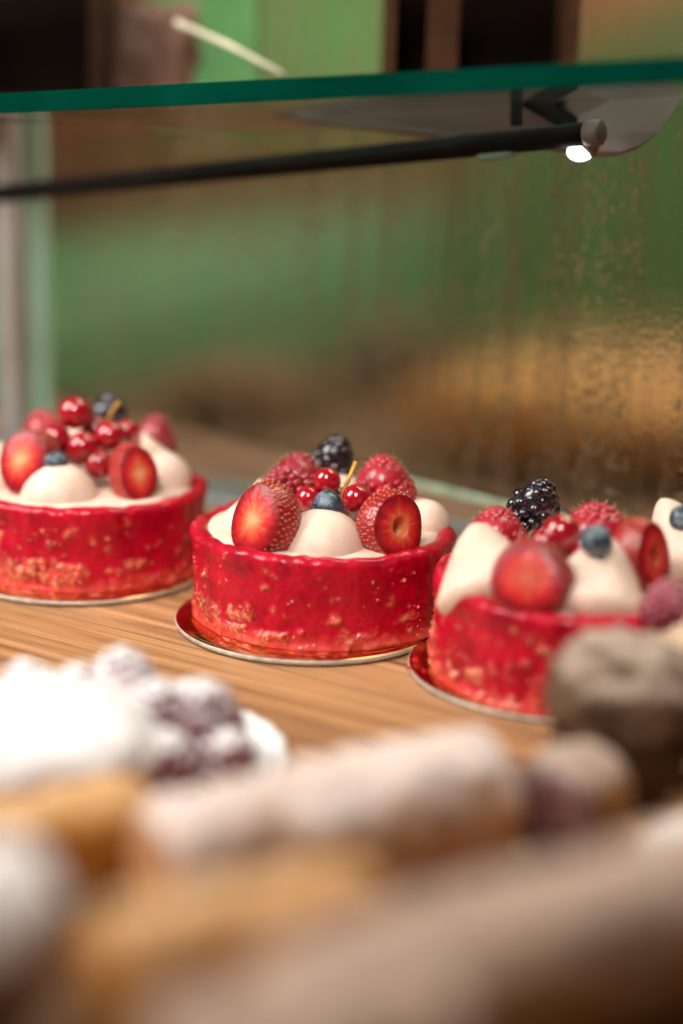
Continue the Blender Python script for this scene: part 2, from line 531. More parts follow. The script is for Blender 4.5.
M['brown_crust'] = dusted('brown_crust', (0.10, 0.048, 0.022), (0.17, 0.085, 0.04), (0.2, 0.11, 0.06), 0.05, 0.4, 40, 0.6)
loaf('bread_loaf', 590, 440, 0.80, (0.115, 0.06, 0.029), 0.1, M['crust'], 'golden brown bread loaf lying beyond the glass at right', 'bread', 3.0)
loaf('bread_loaf', 650, 395, 0.98, (0.110, 0.055, 0.019), 0.1, M['tan_crust'], 'pale pinkish brown loaf behind the golden loaf beyond the glass', 'bread', 5.0)
loaf('bread_loaf', 392, 395, 1.02, (0.045, 0.035, 0.030), 0, M['dark_crust'], 'very dark round loaf beyond the glass, above the middle tart', 'bread', 8.0)
loaf('bread_loaf', 245, 430, 0.92, (0.055, 0.04, 0.018), 0.3, M['brown_crust'], 'dull dark brown flat loaf beyond the glass between left and middle tarts', 'bread', 12.0)

# ------------------------------------------------------------------ the glass shelf, its lamp and the things on it
M['shelf_glass'] = NT('shelf_glass').p(Base_Color=(0.75, 0.92, 0.84), Roughness=0.03, Transmission_Weight=1.0, IOR=1.45).m
M['shelf_edge'] = plain('dark_green_glass_edge', (0.0003, 0.026, 0.016), 0.5, 0, 0.6, 14, 0.0, (1, 1, 1), Specular_IOR_Level=0.0)
sh = empty('glass_shelf', eL, 'clear glass shelf with a dark green polished edge over the tarts', 'shelf')
link('edge', mesh('edge', *box_vf(ev, eb * 0.003, (0, 0, TH), (0, 0, -TH / 2))), M['shelf_edge'], sh, False)
link('shelf_plate', mesh('shelf_plate', *box_vf(ev, eb * 0.235, (0, 0, TH - 0.001), Vector((0, 0, -TH / 2 + 0.0005)) + eb * 0.0032)), M['shelf_glass'], sh, False)

M['black'] = plain('black_plastic', (0.0045, 0.003, 0.0025), 0.6, 0, 0.3, 60, 0.05, (1, 1, 1), Specular_IOR_Level=0.10)
M['warm_grey'] = plain('warm_grey_plastic', (0.11, 0.080, 0.066), 0.5, 0, 0.1, 50, 0.05)
def prism(name, pts, thick, mat, parent=None, loc=None, bev=0.0015):
    pts = [Vector(p) for p in pts]
    loc = loc or sum(pts, Vector()) / len(pts)
    n = len(pts); off = FW * thick
    V = [p - loc for p in pts] + [p - loc + off for p in pts]
    F = [tuple(range(n)), tuple(reversed(range(n, 2 * n)))] + [(j, (j + 1) % n, n + (j + 1) % n, n + j) for j in range(n)]
    o = link(name, mesh(name, V, F), mat, parent, False)
    if parent is None:
        o.location = loc
    bevel(o, bev)
    return o
curve = [(600, 152), (622, 150), (640, 143), (657, 130), (670, 114), (680, 96), (690, 70)]
pts = [at_d(165, 99, 0.635), at_d(300, 116, 0.598), at_d(440, 135, 0.562), at_d(520, 142, 0.552)] + [at_d(x, y, 0.530 - (x - 600) * 0.0003) for x, y in curve] + [at_d(690, 66, 0.503), at_d(420, 84, 0.570), at_d(165, 96, 0.635)]
o = prism('lamp_housing', pts, 0.006, M['warm_grey'])
tag(o, 'warm grey lamp housing plate with rounded right end under the shelf', 'lamp housing')

lamp = empty('shelf_lamp', at_d(590, 133, 0.515), 'thin black lamp rod under the shelf with a lit bulb at its right end', 'lamp')
L0 = lamp.location
r0, r1 = at_d(-60, 200, 0.70) - L0, at_d(586, 134, 0.515) - L0
link('rod', mesh('rod', *tube_vf([r0, r0.lerp(r1, 0.5), r1], 0.0041, 20)), M['black'], lamp)
ax = (r1 - r0).normalized()
link('end_cap', mesh('end_cap', *tube_vf([r1 - ax * 0.001, r1 + ax * 0.0012, r1 + ax * 0.0052, r1 + ax * 0.0062], [0.0038, 0.0045, 0.0045, 0.0036], 20)), M['warm_grey'], lamp)
em = NT('lit_bulb'); em.p(Base_Color=(1, 1, 1), Emission_Color=(1.0, 0.98, 0.95), Emission_Strength=7.0)
bp = at_d(580, 152, 0.520) - L0
link('bulb', mesh('bulb', *ball(0.0041, 20, 12, bp, (1.1, 1, 0.75))), em.m, lamp)
link('socket', mesh('socket', *tube_vf([r1 + ax * 0.002 - Vector((0, 0, 0.001)), bp + Vector((0.003, 0, 0.001)) ], 0.0034, 16)), M['warm_grey'], lamp)
M['lens'] = plain('teal_reflection', (0.12, 0.24, 0.20), 0.25, 0, 0.1, 80, 0, Coat_Weight=0.5)  # teal reflection on the rod's underside, put into this cover's colour
lp = r0.lerp(r1, 0.895) + Vector((0, 0, -0.0035))
link('lens', mesh('lens', *tube_vf([lp - ax * 0.008, lp - ax * 0.006, lp + ax * 0.006, lp + ax * 0.008], [0.0012, 0.0024, 0.0024, 0.0012], 14)), M['lens'], lamp)

br = empty('shelf_bracket', at_d(545, 110, 0.535), 'small black triangular bracket between the lamp rod and shelf', 'bracket')
B0 = br.location
def strut(name, a, b, w):
    pa, pb = at_d(*a, 0.534) - B0, at_d(*b, 0.534) - B0
    dv = (pb - pa); sd = dv.cross(FW).normalized() * w
    o = link(name, mesh(name, *box_vf(dv, sd, FW * 0.004, pa - sd / 2)), M['black'], br, False)
    bevel(o, 0.0004)
strut('upright', (517, 91), (517, 124), 0.0042)
strut('top_bar', (514, 94), (588, 105), 0.0022)
strut('brace', (526, 96), (580, 127), 0.0055)

# things standing on the shelf, behind its edge
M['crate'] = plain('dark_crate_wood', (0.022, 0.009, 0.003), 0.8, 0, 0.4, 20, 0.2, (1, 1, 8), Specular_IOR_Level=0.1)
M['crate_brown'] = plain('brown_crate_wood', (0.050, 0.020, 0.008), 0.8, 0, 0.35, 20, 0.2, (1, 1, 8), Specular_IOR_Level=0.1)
M['crate_shade'] = plain('crate_inside_shade', (0.006, 0.003, 0.002), 0.9, 0, 0.3, 20, 0, Specular_IOR_Level=0.05)  # near black: the shade inside the crates is put into this wood colour
def crate(px0, px1, d, h, dep, board, label, openings, m_):
    a, b = at_d(px0, 80, d), at_d(px1, 80, d); a.z, b.z = top_at(a), top_at(b)
    o = empty('wooden_crate', a, label, 'crate')
    ex = b - a; ez = Vector((0, 0, 1)); ey = Vector((-ex.y, ex.x, 0)).normalized()
    if ey.dot(FW) < 0: ey = -ey
    t = 0.004
    lw = link('base_board', mesh('base_board', *box_vf(ex, ey * t, ez * board, (0, 0, 0))), m_, o, False)
    link('back_board', mesh('back_board', *box_vf(ex, ey * t, ez * h, ey * dep)), M['crate_shade'], o, False)
    for q in (0.0, 1.0):
        link('side_board', mesh('side_board', *box_vf(ex.normalized() * t * (1 if q == 0 else -1), ey * (dep - t * 1.1), ez * h, ex * q + ey * (t * 1.05))), m_, o, False)
    link('floor_board', mesh('floor_board', *box_vf(ex - ex.normalized() * 2.2 * t, ey * (dep - 2.2 * t), ez * t, ex.normalized() * 1.1 * t + ey * 1.1 * t)), M['crate_shade'], o, False)
    link('top_board', mesh('top_board', *box_vf(ex, ey * t, ez * board * 1.4, ez * h)), m_, o, False)
    for f0, f1 in openings:     # solid uprights of the front
        link('front_board', mesh('front_board', *box_vf(ex * (f1 - f0), ey * t, ez * (h - board - 0.0005), ex * f0 + ez * (board + 0.0003))), m_, o, False)
    return o
crate(-90, 101, 0.70, 0.060, 0.045, 0.009, 'dark open wooden crate on the left end of the shelf', [(0.0, 0.06), (0.94, 1.0)], M['crate'])
crate(383, 577, 0.605, 0.050, 0.040, 0.0075, 'brown wooden crate with dark openings on the middle of the shelf', [(0.0, 0.06), (0.22, 0.38), (0.97, 1.0)], M['crate_brown'])

ua = eL + eb * 0.222 + Vector((0, 0, TH / 2 + 0.0005))
us = link('upper_glass_screen', mesh('upper_glass_screen', *box_vf((ev.length, 0, 0), (0, 0.005, 0), (0, 0, 0.22))), M['pane'], None, False)
us.location = ua
us.rotation_mode = 'QUATERNION'
us.rotation_quaternion = Matrix((eu, eb, eu.cross(eb))).transposed().to_quaternion()
tag(us, 'fogged glass screen standing on the rear of the glass shelf', 'glass screen')
drops(us, 900, 0.30, ev.length, 0.0, 0.12, 0.6)

M['paper'] = plain('kraft_paper', (0.135, 0.066, 0.038), 0.65, 0, 0.3, 25, 0.3)
def paper_bag():
    p = at_d(150, 80, 0.74); p.z = top_at(p)
    V, F = [], []
    n, rows = 40, 14
    for i in range(rows):
        t = i / (rows - 1)
        for j in range(n):
            a = 2 * PI * j / n
            x, y = math.copysign(abs(math.cos(a)) ** 0.6, math.cos(a)), math.copysign(abs(math.sin(a)) ** 0.6, math.sin(a))
            w = 0.024 * (1 + 0.10 * t); dp = 0.014 * (1 - 0.6 * t)
            q = Vector((x * w, y * dp, t * 0.052))
            q += Vector((noise.noise(q * 60), noise.noise(q * 60 + Vector((5, 0, 0))), noise.noise(q * 45 + Vector((0, 9, 0))) * t)) * 0.006 + Vector((noise.noise(q * 150) * 0.002, 0, 0))
            V.append(q)
    F = grid_faces(rows, n); F.append(tuple(reversed(range(n)))); F.append(tuple((rows - 1) * n + j for j in range(n)))
    o = link('paper_bag', mesh('paper_bag', V, F), M['paper'])
    o.location = p
    o.rotation_euler = (0, 0, math.atan2(ROW.y, ROW.x) + 0.15)
    tag(o, 'crumpled pinkish brown paper bag beside the left crate', 'paper bag')
paper_bag()
M['straw'] = plain('pale_wood', (0.55, 0.50, 0.36), 0.5, 0, 0.2, 90, 0.1)
a, b = at_d(176, 22, 0.63), at_d(283, 74, 0.60)
st = link('wooden_stick', mesh('wooden_stick', *tube_vf([Vector(), (b - a) * 0.5 + Vector((0, 0, .001)), b - a], [0.0014, 0.0013, 0.0009], 10)), M['straw'])
st.location = a
tag(st, 'thin pale wooden stick leaning from the paper bag down to the shelf', 'stick')

# ------------------------------------------------------------------ tarts
TH_ = 0.031
def tart_crust(seed):
    rng = np.random.default_rng(seed)
    prof = []
    for t in np.linspace(0, 1, 64):                       # outer wall from the foot up
        z = t * (TH_ - 0.003)
        r = 0.0436 + 0.0012 * t + 0.0012 * math.exp(-(z / 0.0016) ** 2) + 0.0008 * math.exp(-((t - 1) / 0.15) ** 2)
        prof.append((r, z))
    r1 = prof[-1][0]
    for a in np.linspace(0, PI, 15)[1:]:                   # rounded lip
        prof.append((r1 - 0.0031 + 0.0031 * math.cos(a), TH_ - 0.003 + 0.0028 * math.sin(a)))
    for z in np.linspace(TH_ - 0.003, TH_ - 0.006, 4)[1:]:
        prof.append((r1 - 0.0062 - 0.0004, z))
    n = 420
    P = np.array(prof); m = len(P)
    th = np.linspace(0, 2 * PI, n, endpoint=False)
    R = np.repeat(P[:, 0:1], n, 1); Z = np.repeat(P[:, 1:2], n, 1); T = np.repeat(th[None, :], m, 0)
    outer = np.zeros((m, 1)); outer[:64] = 1; outer[64:72, 0] = np.linspace(1, 0.25, 8)
    crust = np.zeros((m, n)); dR = np.zeros((m, n))
    S = R * 0 + 0.0445
    W1 = np.zeros((m, n)); W2 = np.zeros((m, n))
    for i in range(m):
        for j in range(n):
            p = Vector((math.cos(th[j]) * 16, math.sin(th[j]) * 16, Z[i, j] * 360 + seed))
            W1[i, j] = noise.noise(p); W2[i, j] = noise.noise(p + Vector((31, 7, 3)))
    def blob(tc, zc, sx, sz, amp, cr, sharp=2):
        nonlocal crust, dR
        da = (T - tc + PI) % (2 * PI) - PI
        e = np.exp(-(np.abs((da * S + 0.9 * sx * W1) / sx) ** sharp + np.abs((Z + 0.9 * sz * W2 - zc) / sz) ** sharp))
        dR += amp * e; crust = np.maximum(crust, cr * e)
    for i in range(130):                                   # crumbs caught under the glaze
        zc = TH_ * 0.82 * rng.random() ** 1.35 + 0.0015
        s = 0.00038 + 0.0008 * rng.random() ** 2.5
        tc = rng.random() * 2 * PI
        for q in range(rng.integers(1, 4)):
            blob(tc + rng.normal() * 0.022, max(0.001, zc + rng.normal() * 0.0010), s * rng.uniform(.7, 1.3), s * rng.uniform(.7, 1.5), 0.0007 * rng.uniform(.5, 1.3), rng.uniform(.45, .95))
    for i in range(15):                                    # bigger patches of bare crust low on the wall
        tc = rng.random() * 2 * PI
        zc = rng.uniform(0.004, 0.011)
        w = rng.uniform(0.0024, 0.0062)
        blob(tc, zc, w, w * rng.uniform(.4, .75), 0.0009, rng.uniform(.55, 1.0), 4)
    for i in range(30):                                    # pieces in the foot
        blob(rng.random() * 2 * PI, rng.uniform(0.0008, 0.004), rng.uniform(.0015, .004), 0.0016, 0.0008, rng.uniform(.15, .45), 3)
    V = []; foot = np.zeros((m, n))
    so = Vector((seed * 3.1, seed * 1.7, 0))
    for i in range(m):
        for j in range(n):
            p = Vector((math.cos(th[j]), math.sin(th[j]), Z[i, j] / 0.0445))
            n1 = noise.noise(p * 3.0 + so); n2 = noise.noise(Vector((p.x * 9, p.y * 9, p.z * 3)) + so); n3 = noise.noise(p * 22 + so); n4 = noise.noise(Vector((p.x * 14, p.y * 14, p.z * 11)) + so)
            rr = R[i, j] + outer[i, 0] * (dR[i, j] + 0.0009 * n1 + 0.0006 * n2 + 0.00022 * n3 + 0.00028 * n4)
            zz = Z[i, j] + (0.0010 * n1 + 0.0006 * n2 + 0.00015 * n4) * (Z[i, j] / TH_)
            V.append((rr * p.x, rr * p.y, zz))
            lim = 0.0045 + 0.0035 * n2 + 0.002 * n1
            foot[i, j] = min(1.0, max(0.0, 1.15 - Z[i, j] / max(lim, 0.0008))) * 0.85
            crust[i, j] *= 0.55 + 0.9 * max(0, 0.5 + n3)
    me = mesh('glaze_crust', V, grid_faces(m, n))
    for nm, arr in (('crust', np.clip(crust * outer, 0, 1)), ('foot', foot)):
        at = me.attributes.new(nm, 'FLOAT', 'POINT')
        at.data.foreach_set('value', arr.astype(np.float32).ravel())
    # crumbs standing proud of the glaze
    cb = MB()
    for i in range(60):
        zi = int(63 * (0.04 + 0.80 * rng.random() ** 1.7)); j = int(rng.integers(0, n))
        for q in range(int(rng.integers(1, 4))):
            p = Vector(V[max(0, min(63, zi + int(rng.normal() * 2))) * n + (j + int(rng.normal() * 3)) % n])
            sz = 0.00025 + 0.00045 * rng.random() ** 2
            cb.add(*ball(sz, 7, 5, p, (rng.uniform(.7, 1.4), rng.uniform(.7, 1.4), rng.uniform(.7, 1.4))))
    return me, cb.me('glazed_crumbs')

def cream_top(seed):
    prof = [(0.0002, TH_ + 0.0004)] + [(r, TH_ + 0.0002 - 0.0012 * (r / 0.04) ** 4) for r in np.linspace(0.004, 0.0392, 14)] + [(0.0404, TH_ - 0.0029)]
    V, F = revolve(prof, 72, False, False)
    V = [(x, y, z + 0.0007 * noise.noise(Vector((x * 120, y * 120, seed)))) for x, y, z in V]
    return mesh('cream_filling', V, F)

def teardrop(R, Lt, lean=0.0, seed=0.0, squash=1.0, sharp=0.16):
    """piped kiss along +Z: round end at the origin, drawn out to a soft point at Lt"""
    if sharp > 0.5:                       # a tall peak pulled straight up from a wide foot
        prof = [(R * math.cos(a), 0.5 * R * math.sin(a)) for a in np.linspace(-PI / 2 + 0.03, 0, 10)]
        for t in np.linspace(0, 1, 34)[1:]:
            r = R * (1 - t) ** 0.72 * (1 - (sharp - 0.5) * math.sin(PI * t) * (0.3 + 0.7 * t)) + 0.0011 * math.sqrt(max(0, 1 - t ** 6)) * t
            prof.append((max(r, 1e-5), Lt * t))
    else:
        prof = []
    ta = min(math.asin(min(0.97, R / max(Lt, R * 1.04))), 1.25)       # latitude where the tip's cone touches the ball
    for a in np.linspace(-PI / 2 + 0.02, ta, 20) if sharp <= 0.5 else ():
        prof.append((R * math.cos(a), R * math.sin(a)))
    rs, zs = prof[-1]
    for t in np.linspace(0, 1, 26)[1:] if sharp <= 0.5 else ():
        z = zs + (Lt - zs) * t
        r = rs * ((1 - t) - sharp * math.sin(PI * t) * (0.4 + 0.6 * t)) + 0.0010 * math.sqrt(max(0, 1 - t ** 6)) * t
        prof.append((max(r, 1e-5), z))
    V, F = revolve(prof, 48)
    out = []
    for x, y, z in V:
        p = Vector((x, y * squash, z))
        q = p * (1 + 0.035 * noise.noise(p * 70 + Vector((seed, 0, 0))))
        q.x += lean * max(0, z) ** 2 / Lt
        out.append(q)
    return out, F

def dollop(parent, base, tip, dB, Rpx, dT=None, lean=0.0, squash=1.0, seed=0.0, sharp=0.16):
    b = at_d(base[0], base[1], dB); t = at_d(tip[0], tip[1], dT or dB)
    R = Rpx * dB / FPX
    V, F = teardrop(R, (t - b).length, lean, seed, squash, sharp)
    o = link('cream_dollop', mesh('cream_dollop', V, F), M['cream'], parent)
    o.location = b - parent.location
    aim(o, t - b)
    return o

# ------------------------------------------------------------------ fruit
FIB = PI * (3 - math.sqrt(5))
def strawberry(px, py, d, face, Rpx, Lr, label, pale=True, hollow=False, sx=1.0, spin=0.0, seed=1, seeds=True):
    """cut strawberry: (px, py, d) is the middle of its cut face, face the way the cut looks, Rpx its radius in the photo's pixels"""
    R = Rpx * d / FPX; L_ = R * Lr
    root = empty('cut_strawberry', at_d(px, py, d), label, 'strawberry', 'cut strawberries on the tarts')
    aim(root, face, spin)
    rnd = random.Random(seed)
    def rad(t):
        return R * (1 + 0.20 * math.sin(PI * min(t * 1.25, 1)) ** 0.9 - 0.02) * math.sqrt(max(0.0, 1 - max(0, (t - 0.28) / 0.72) ** 2.1)) if t < 1 else 0
    # seed positions on the skin
    S = []
    k = 0; rows = 12
    for i in range(rows):
        t = 0.05 + 0.88 * i / rows
        nn = max(4, int(2 * PI * rad(t) / (R * 0.22)))
        for j in range(nn):
            a = 2 * PI * (j + 0.5 * (i % 2) + rnd.uniform(-.15, .15)) / nn
            tt = t + rnd.uniform(-0.015, 0.015)
            S.append(Vector((rad(tt) * math.cos(a), rad(tt) * math.sin(a), -tt * L_)))
    SA = np.array([tuple(s) for s in S])
    n, m = 96, 44
    V = []
    def lob(a):
        return 1 + 0.04 * math.sin(2 * a + seed) + 0.03 * math.sin(3 * a + seed * 2.3)
    for i in range(m):
        t = (i / (m - 1)) ** 1.0
        t = min(t, 0.9995)
        for j in range(n):
            a = 2 * PI * j / n
            p = np.array((rad(t) * math.cos(a), rad(t) * math.sin(a), -t * L_))
            dd = np.sqrt(((SA - p) ** 2).sum(1).min()) / (R * 0.085)
            dim = -0.045 * R * math.exp(-dd * dd) + 0.012 * R
            f = 1 + dim / max(rad(t), R * 0.2)
            q = Vector((p[0] * f * lob(a) * sx, p[1] * f * lob(a), p[2]))
            q *= 1 + 0.03 * noise.noise(q * 130 + Vector((seed, 0, 0)))
            V.append(q)
    F = grid_faces(m, n); F.append(tuple((m - 1) * n + j for j in range(n)))
    body = link('berry_flesh', mesh('berry_flesh', V, F), M['skin'], root)
    rim = V[:n]
    # cut face
    rings = 20
    FV, ra, ry, ve = [], [], [], []
    vv = [max(0.0, 1 - abs(noise.noise(Vector((math.cos(2 * PI * j / n) * 9, math.sin(2 * PI * j / n) * 9, seed + 9)))) / 0.07) for j in range(n)]
    rayv = [0.5 + 0.5 * noise.noise(Vector((math.cos(2 * PI * j / n) * 5.5, math.sin(2 * PI * j / n) * 5.5, seed))) * 1.3 + 0.5 * noise.noise(Vector((math.cos(2 * PI * j / n) * 13, math.sin(2 * PI * j / n) * 13, seed + 4))) for j in range(n)]
    for i in range(rings):
        f = 1 - i / (rings - 1) * 0.985
        for j in range(n):
            q = rim[j].copy()
            x, y = q.x * f, q.y * f
            z = q.z * f + R * 0.10 * (1 - f ** 3) + (rayv[j] - 0.5) * 0.03 * R * math.sin(PI * f)
            if hollow:
                z -= 0.55 * R * math.exp(-((f * R) / (0.23 * R)) ** 4)
            FV.append((x, y, z)); ra.append(f); ry.append(rayv[j]); ve.append(0.26 * vv[j] * max(0.0, 1 - abs(f - 0.5) / 0.28))
    FF = grid_faces(rings, n); FF.append(tuple((rings - 1) * n + j for j in range(n)))
    FF = [tuple(reversed(f)) for f in FF]
    me = mesh('cut_face', FV, FF)
    for nm, arr in (('rad', ra), ('ray', ry), ('vein', ve)):
        at = me.attributes.new(nm, 'FLOAT', 'POINT'); at.data.foreach_set('value', np.array(arr, np.float32))
    link('cut_face', me, M['flesh_pale' if pale else 'flesh_red'], root)
    sm = MB()
    for s in S:
        a = math.atan2(s.y, s.x); k = lob(a)
        c = Vector((s.x * k * sx, s.y * k, s.z)) * 0.985
        nq = Vector((math.cos(a), math.sin(a), -0.15 + 1.0 * (s.z / -L_ - 0.35) * -1)).to_track_quat('Z', 'Y')
        sm.add(*ball(R * 0.047, 8, 5, c, (0.75, 1.35, 0.55), nq))
    link('berry_seeds', sm.me('berry_seeds'), M['achene'], root)
    return root

def raspberry(px, py, d, axis, Rpx, Lr, label, mat='raspberry', spin=0.0, seed=1, name='raspberry', cat='raspberry', group='raspberries on the tarts', drup=0.155, fuzz=True, count=None):
    R = Rpx * d / FPX; L_ = R * Lr
    rnd = random.Random(seed)
    b = MB(); hb = MB()
    n = count or int(3.1 * (0.55 + Lr) / (drup ** 2) / 2.2)
    for i in range(n):
        u = (i + 0.5) / n
        t = u                                   # 0 at the base, 1 at the tip
        rr = R * (0.84 + 0.16 * math.sin(PI * min(1, t * 1.6))) * math.sqrt(max(0, 1 - t ** 2.4))
        a = i * FIB + rnd.uniform(-.08, .08)
        s = R * drup * rnd.uniform(0.90, 1.12)
        rr = max(0, rr - s * 0.65)
        c = Vector((rr * math.cos(a), rr * math.sin(a), L_ * (t - 0.42) - s * 0.4))
        nq = Vector((math.cos(a), math.sin(a), 1.6 * (t - 0.3))).to_track_quat('Z', 'Y')
        b.add(*ball(s, 14, 9, c, (1, 1, 1.12), nq))
        if fuzz and t < 0.97:
            o_ = nq @ Vector((0, 0, 1))
            for q in range(1):
                w = (o_ + Vector((rnd.uniform(-.5, .5), rnd.uniform(-.5, .5), rnd.uniform(-.5, .5)))).normalized()
                p0 = c + o_ * s * 1.05
                hb.add(*tube_vf([p0, p0 + w * s * 0.35, p0 + (w + Vector((0, 0, .3))) * s * 0.7], [R * .009, R * .008, R * .005], 4))
    b.add(*ball(1, 24, 14, (0, 0, L_ * 0.02), (R * 0.82, R * 0.82, L_ * 0.52)))
    if fuzz:
        root = empty(name, at_d(px, py, d), label, cat, group)
        link('drupelets', b.me('drupelets'), M[mat], root)
        link('fine_hairs', hb.me('fine_hairs'), M['hair'], root)
    else:
        root = link(name, b.me(name), M[mat])
        root.location = at_d(px, py, d)
        tag(root, label, cat, group)
    aim(root, axis, spin)
    return root

def blackberry(px, py, d, axis, Rpx, label, seed=1, spin=0.0):
    return raspberry(px, py, d, axis, Rpx, 1.75, label, 'blackberry', spin, seed, 'blackberry', 'blackberry', 'blackberries on the tarts', 0.27, False, 46)

def blueberry(px, py, d, crown, Rpx, label, seed=1):
    R = Rpx * d / FPX
    root = empty('blueberry', at_d(px, py, d), label, 'blueberry', 'blueberries on the cream')
    aim(root, crown, seed)
    V, F = ball(R, 40, 28, sc=(1, 1, 0.92))
    W = []
    for p in V:
        rr = math.hypot(p.x, p.y) / R
        z = p.z
        if z > 0:
            z -= 0.26 * R * math.exp(-(rr / 0.22) ** 4)
            z += 0.06 * R * math.exp(-((rr - 0.36) / 0.10) ** 2)
        W.append(Vector((p.x, p.y, z)) * (1 + 0.03 * noise.noise(p / R * 1.5 + Vector((seed, 0, 0)))))
    link('berry_skin', mesh('berry_skin', W, F), M['blueberry'], root)
    cb = MB()
    for j in range(5):
        a = 2 * PI * j / 5
        q = Quaternion((0, 0, 1), a)
        P = [q @ Vector(p) for p in ((0.30 * R, -0.16 * R, 0.86 * R), (0.30 * R, 0.16 * R, 0.86 * R), (0.47 * R, 0.0, 1.0 * R), (0.26 * R, 0, 0.80 * R))]
        cb.add(P, [(0, 1, 2), (1, 0, 3), (0, 2, 3), (2, 1, 3)])
    link('crown', cb.me('crown'), M['blueberry'], root, False)
    return root

def currants(berries, d, label, stem=None, tips=()):
    b0 = berries[0]
    root = empty('redcurrant_sprig', at_d(b0[0], b0[1], d), label, 'redcurrants', 'redcurrant sprigs on the tarts')
    for i, (x, y, rp, dd) in enumerate(berries):
        R = rp * (d + dd) / FPX
        V, F = ball(R, 32, 20, sc=(1, 1, 0.97))
        o = link('berry', mesh('berry', V, F), M['currant'], root)
        o.location = at_d(x, y, d + dd) - root.location
        tipd = tips[i] if i < len(tips) else (0.2, 0.3, -1)
        aim(o, cdir(*tipd))
        tp = MB()
        for j in range(5):
            a = 2 * PI * j / 5 + i
            tp.add(*tube_vf([(0, 0, R * .93), (0.05 * R * math.cos(a), 0.05 * R * math.sin(a), R * 1.04), (0.17 * R * math.cos(a), 0.17 * R * math.sin(a), R * 1.15)], [R * .07, R * .05, R * .015], 5))
        link('flower_tip', tp.me('flower_tip'), M['dry_tip'], o)
    if stem:
        P = [at_d(x, y, d + dd) - root.location for x, y, dd in stem]
        link('stem', mesh('stem', *tube_vf(P, [0.00075] * (len(P) - 1) + [0.0009], 10)), M['stem'], root)
    return root

def board(px, py, r, label):
    p = at_z(px, py, 0.0)
    prof = [(0.001, 0.0004), (r - 0.0006, 0.0004), (r, 0.0009), (r, 0.0019), (r - 0.0006, 0.0024)]
    root = empty('cake_board', p, label, 'cake board', 'gold card discs under the tarts')
    V, F = revolve(prof, 120, True, False)
    link('card_rim', mesh('card_rim', V, F), M['card_edge'], root)
    V, F = revolve([(0.0005, 0.0025)] + [(x, 0.0025) for x in np.linspace(0.01, r - 0.0007, 8)] + [(r - 0.0003, 0.0022)], 120, True, False)
    link('gold_top', mesh('gold_top', V, F), M['gold'], root)
    return root

def tart(px, py, seed, label):
    p = at_z(px, py, 0.0026)
    root = empty('fruit_tart', p, label, 'tart', 'red glazed fruit tarts in a row')
    root.location.z = 0.0026
    ga, gb = tart_crust(seed)
    link('glaze_crust', ga, M['glaze'], root)
    link('glazed_crumbs', gb, M['crumb'], root)
    link('cream_filling', cream_top(seed), M['cream'], root)
    return root

# --- middle tart
board(309, 622, 0.0462, 'gold card disc under the middle tart in sharp focus')
t2 = tart(321, 609, 2, 'sharp middle red glazed tart topped with cream, berries and two strawberry halves')
dollop(t2, (322, 553), (326, 499), 0.4955, 45, 0.512, seed=1)
dollop(t2, (250, 535), (261, 478), 0.523, 34, 0.545, seed=4)
dollop(t2, (424, 525), (386, 488), 0.523, 26, 0.537, seed=7)
dollop(t2, (335, 512), (340, 486), 0.545, 40, 0.545, seed=9)
strawberry(255, 520, 0.4865, cdir(-0.60, 0.10, 0.78), 36.5, 1.5, 'cut strawberry with pale orange core on the left of the middle tart', True, False, 0.86, -0.45, 3)
strawberry(399, 527, 0.4885, cdir(0.52, 0.00, 0.84), 32, 1.7, 'cut strawberry with a hollow core on the right of the middle tart', True, True, 0.95, 0.1, 5)
blueberry(328, 507, 0.497, cdir(-0.8, -0.1, 0.35), 17, 'blueberry on the round front cream dollop of the middle tart', 2)
currants([(327, 481, 14, 0.0), (357, 499, 15.5, -0.006), (309, 499, 14, 0.0), (337, 499, 13, 0.008)], 0.514, 'redcurrants with upright golden stem in the centre of the middle tart',
         [(338, 506, 0.0), (343, 492, 0.0), (351, 474, 0.002), (356, 462, 0.003)], [(0.2, 0.3, -1), (0.5, 0.8, 0.1), (0, 1, 0)])
raspberry(296, 483, 0.526, cdir(0.22, 0.85, -0.2), 32, 1.6, 'dark raspberry behind the pale cored strawberry on the middle tart', 'dark_raspberry', 0.4, 4)
raspberry(383, 485, 0.526, cdir(-0.05, 0.95, 0.15), 32.5, 1.5, 'bright raspberry behind the hollow strawberry on the middle tart', 'raspberry', 1.0, 6)
blackberry(334, 458, 0.548, cdir(0.3, 0.9, 0.5), 23, 'blackberry at the back of the middle tart', 3)

# --- left tart
board(84, 571, 0.0462, 'gold card disc under the leftmost tart')
t1 = tart(88, 559, 5, 'leftmost red glazed tart heaped with cream, redcurrants and berries')
dollop(t1, (60, 502), (58, 452), 0.552, 40, 0.562, seed=2)
dollop(t1, (-4, 494), (0, 440), 0.568, 30, 0.580, seed=5)
dollop(t1, (162, 480), (143, 432), 0.574, 29, 0.592, seed=8)
dollop(t1, (80, 468), (80, 420), 0.600, 46, 0.600, seed=3)
strawberry(22, 460, 0.548, cdir(-0.30, 0.12, 0.94), 32, 1.5, 'cut strawberry with a whitish core at the left of the leftmost tart', True, False, 0.76, -0.25, 8)
strawberry(139, 474, 0.548, cdir(0.52, 0.05, 0.84), 27, 1.8, 'cut strawberry with a small orange core at the right of the leftmost tart', True, False, 0.78, 0.1, 12)
blueberry(56, 463, 0.548, cdir(0.1, 0.9, -0.5), 12.5, 'small dark blueberry on the front cream dollop of the leftmost tart', 4)
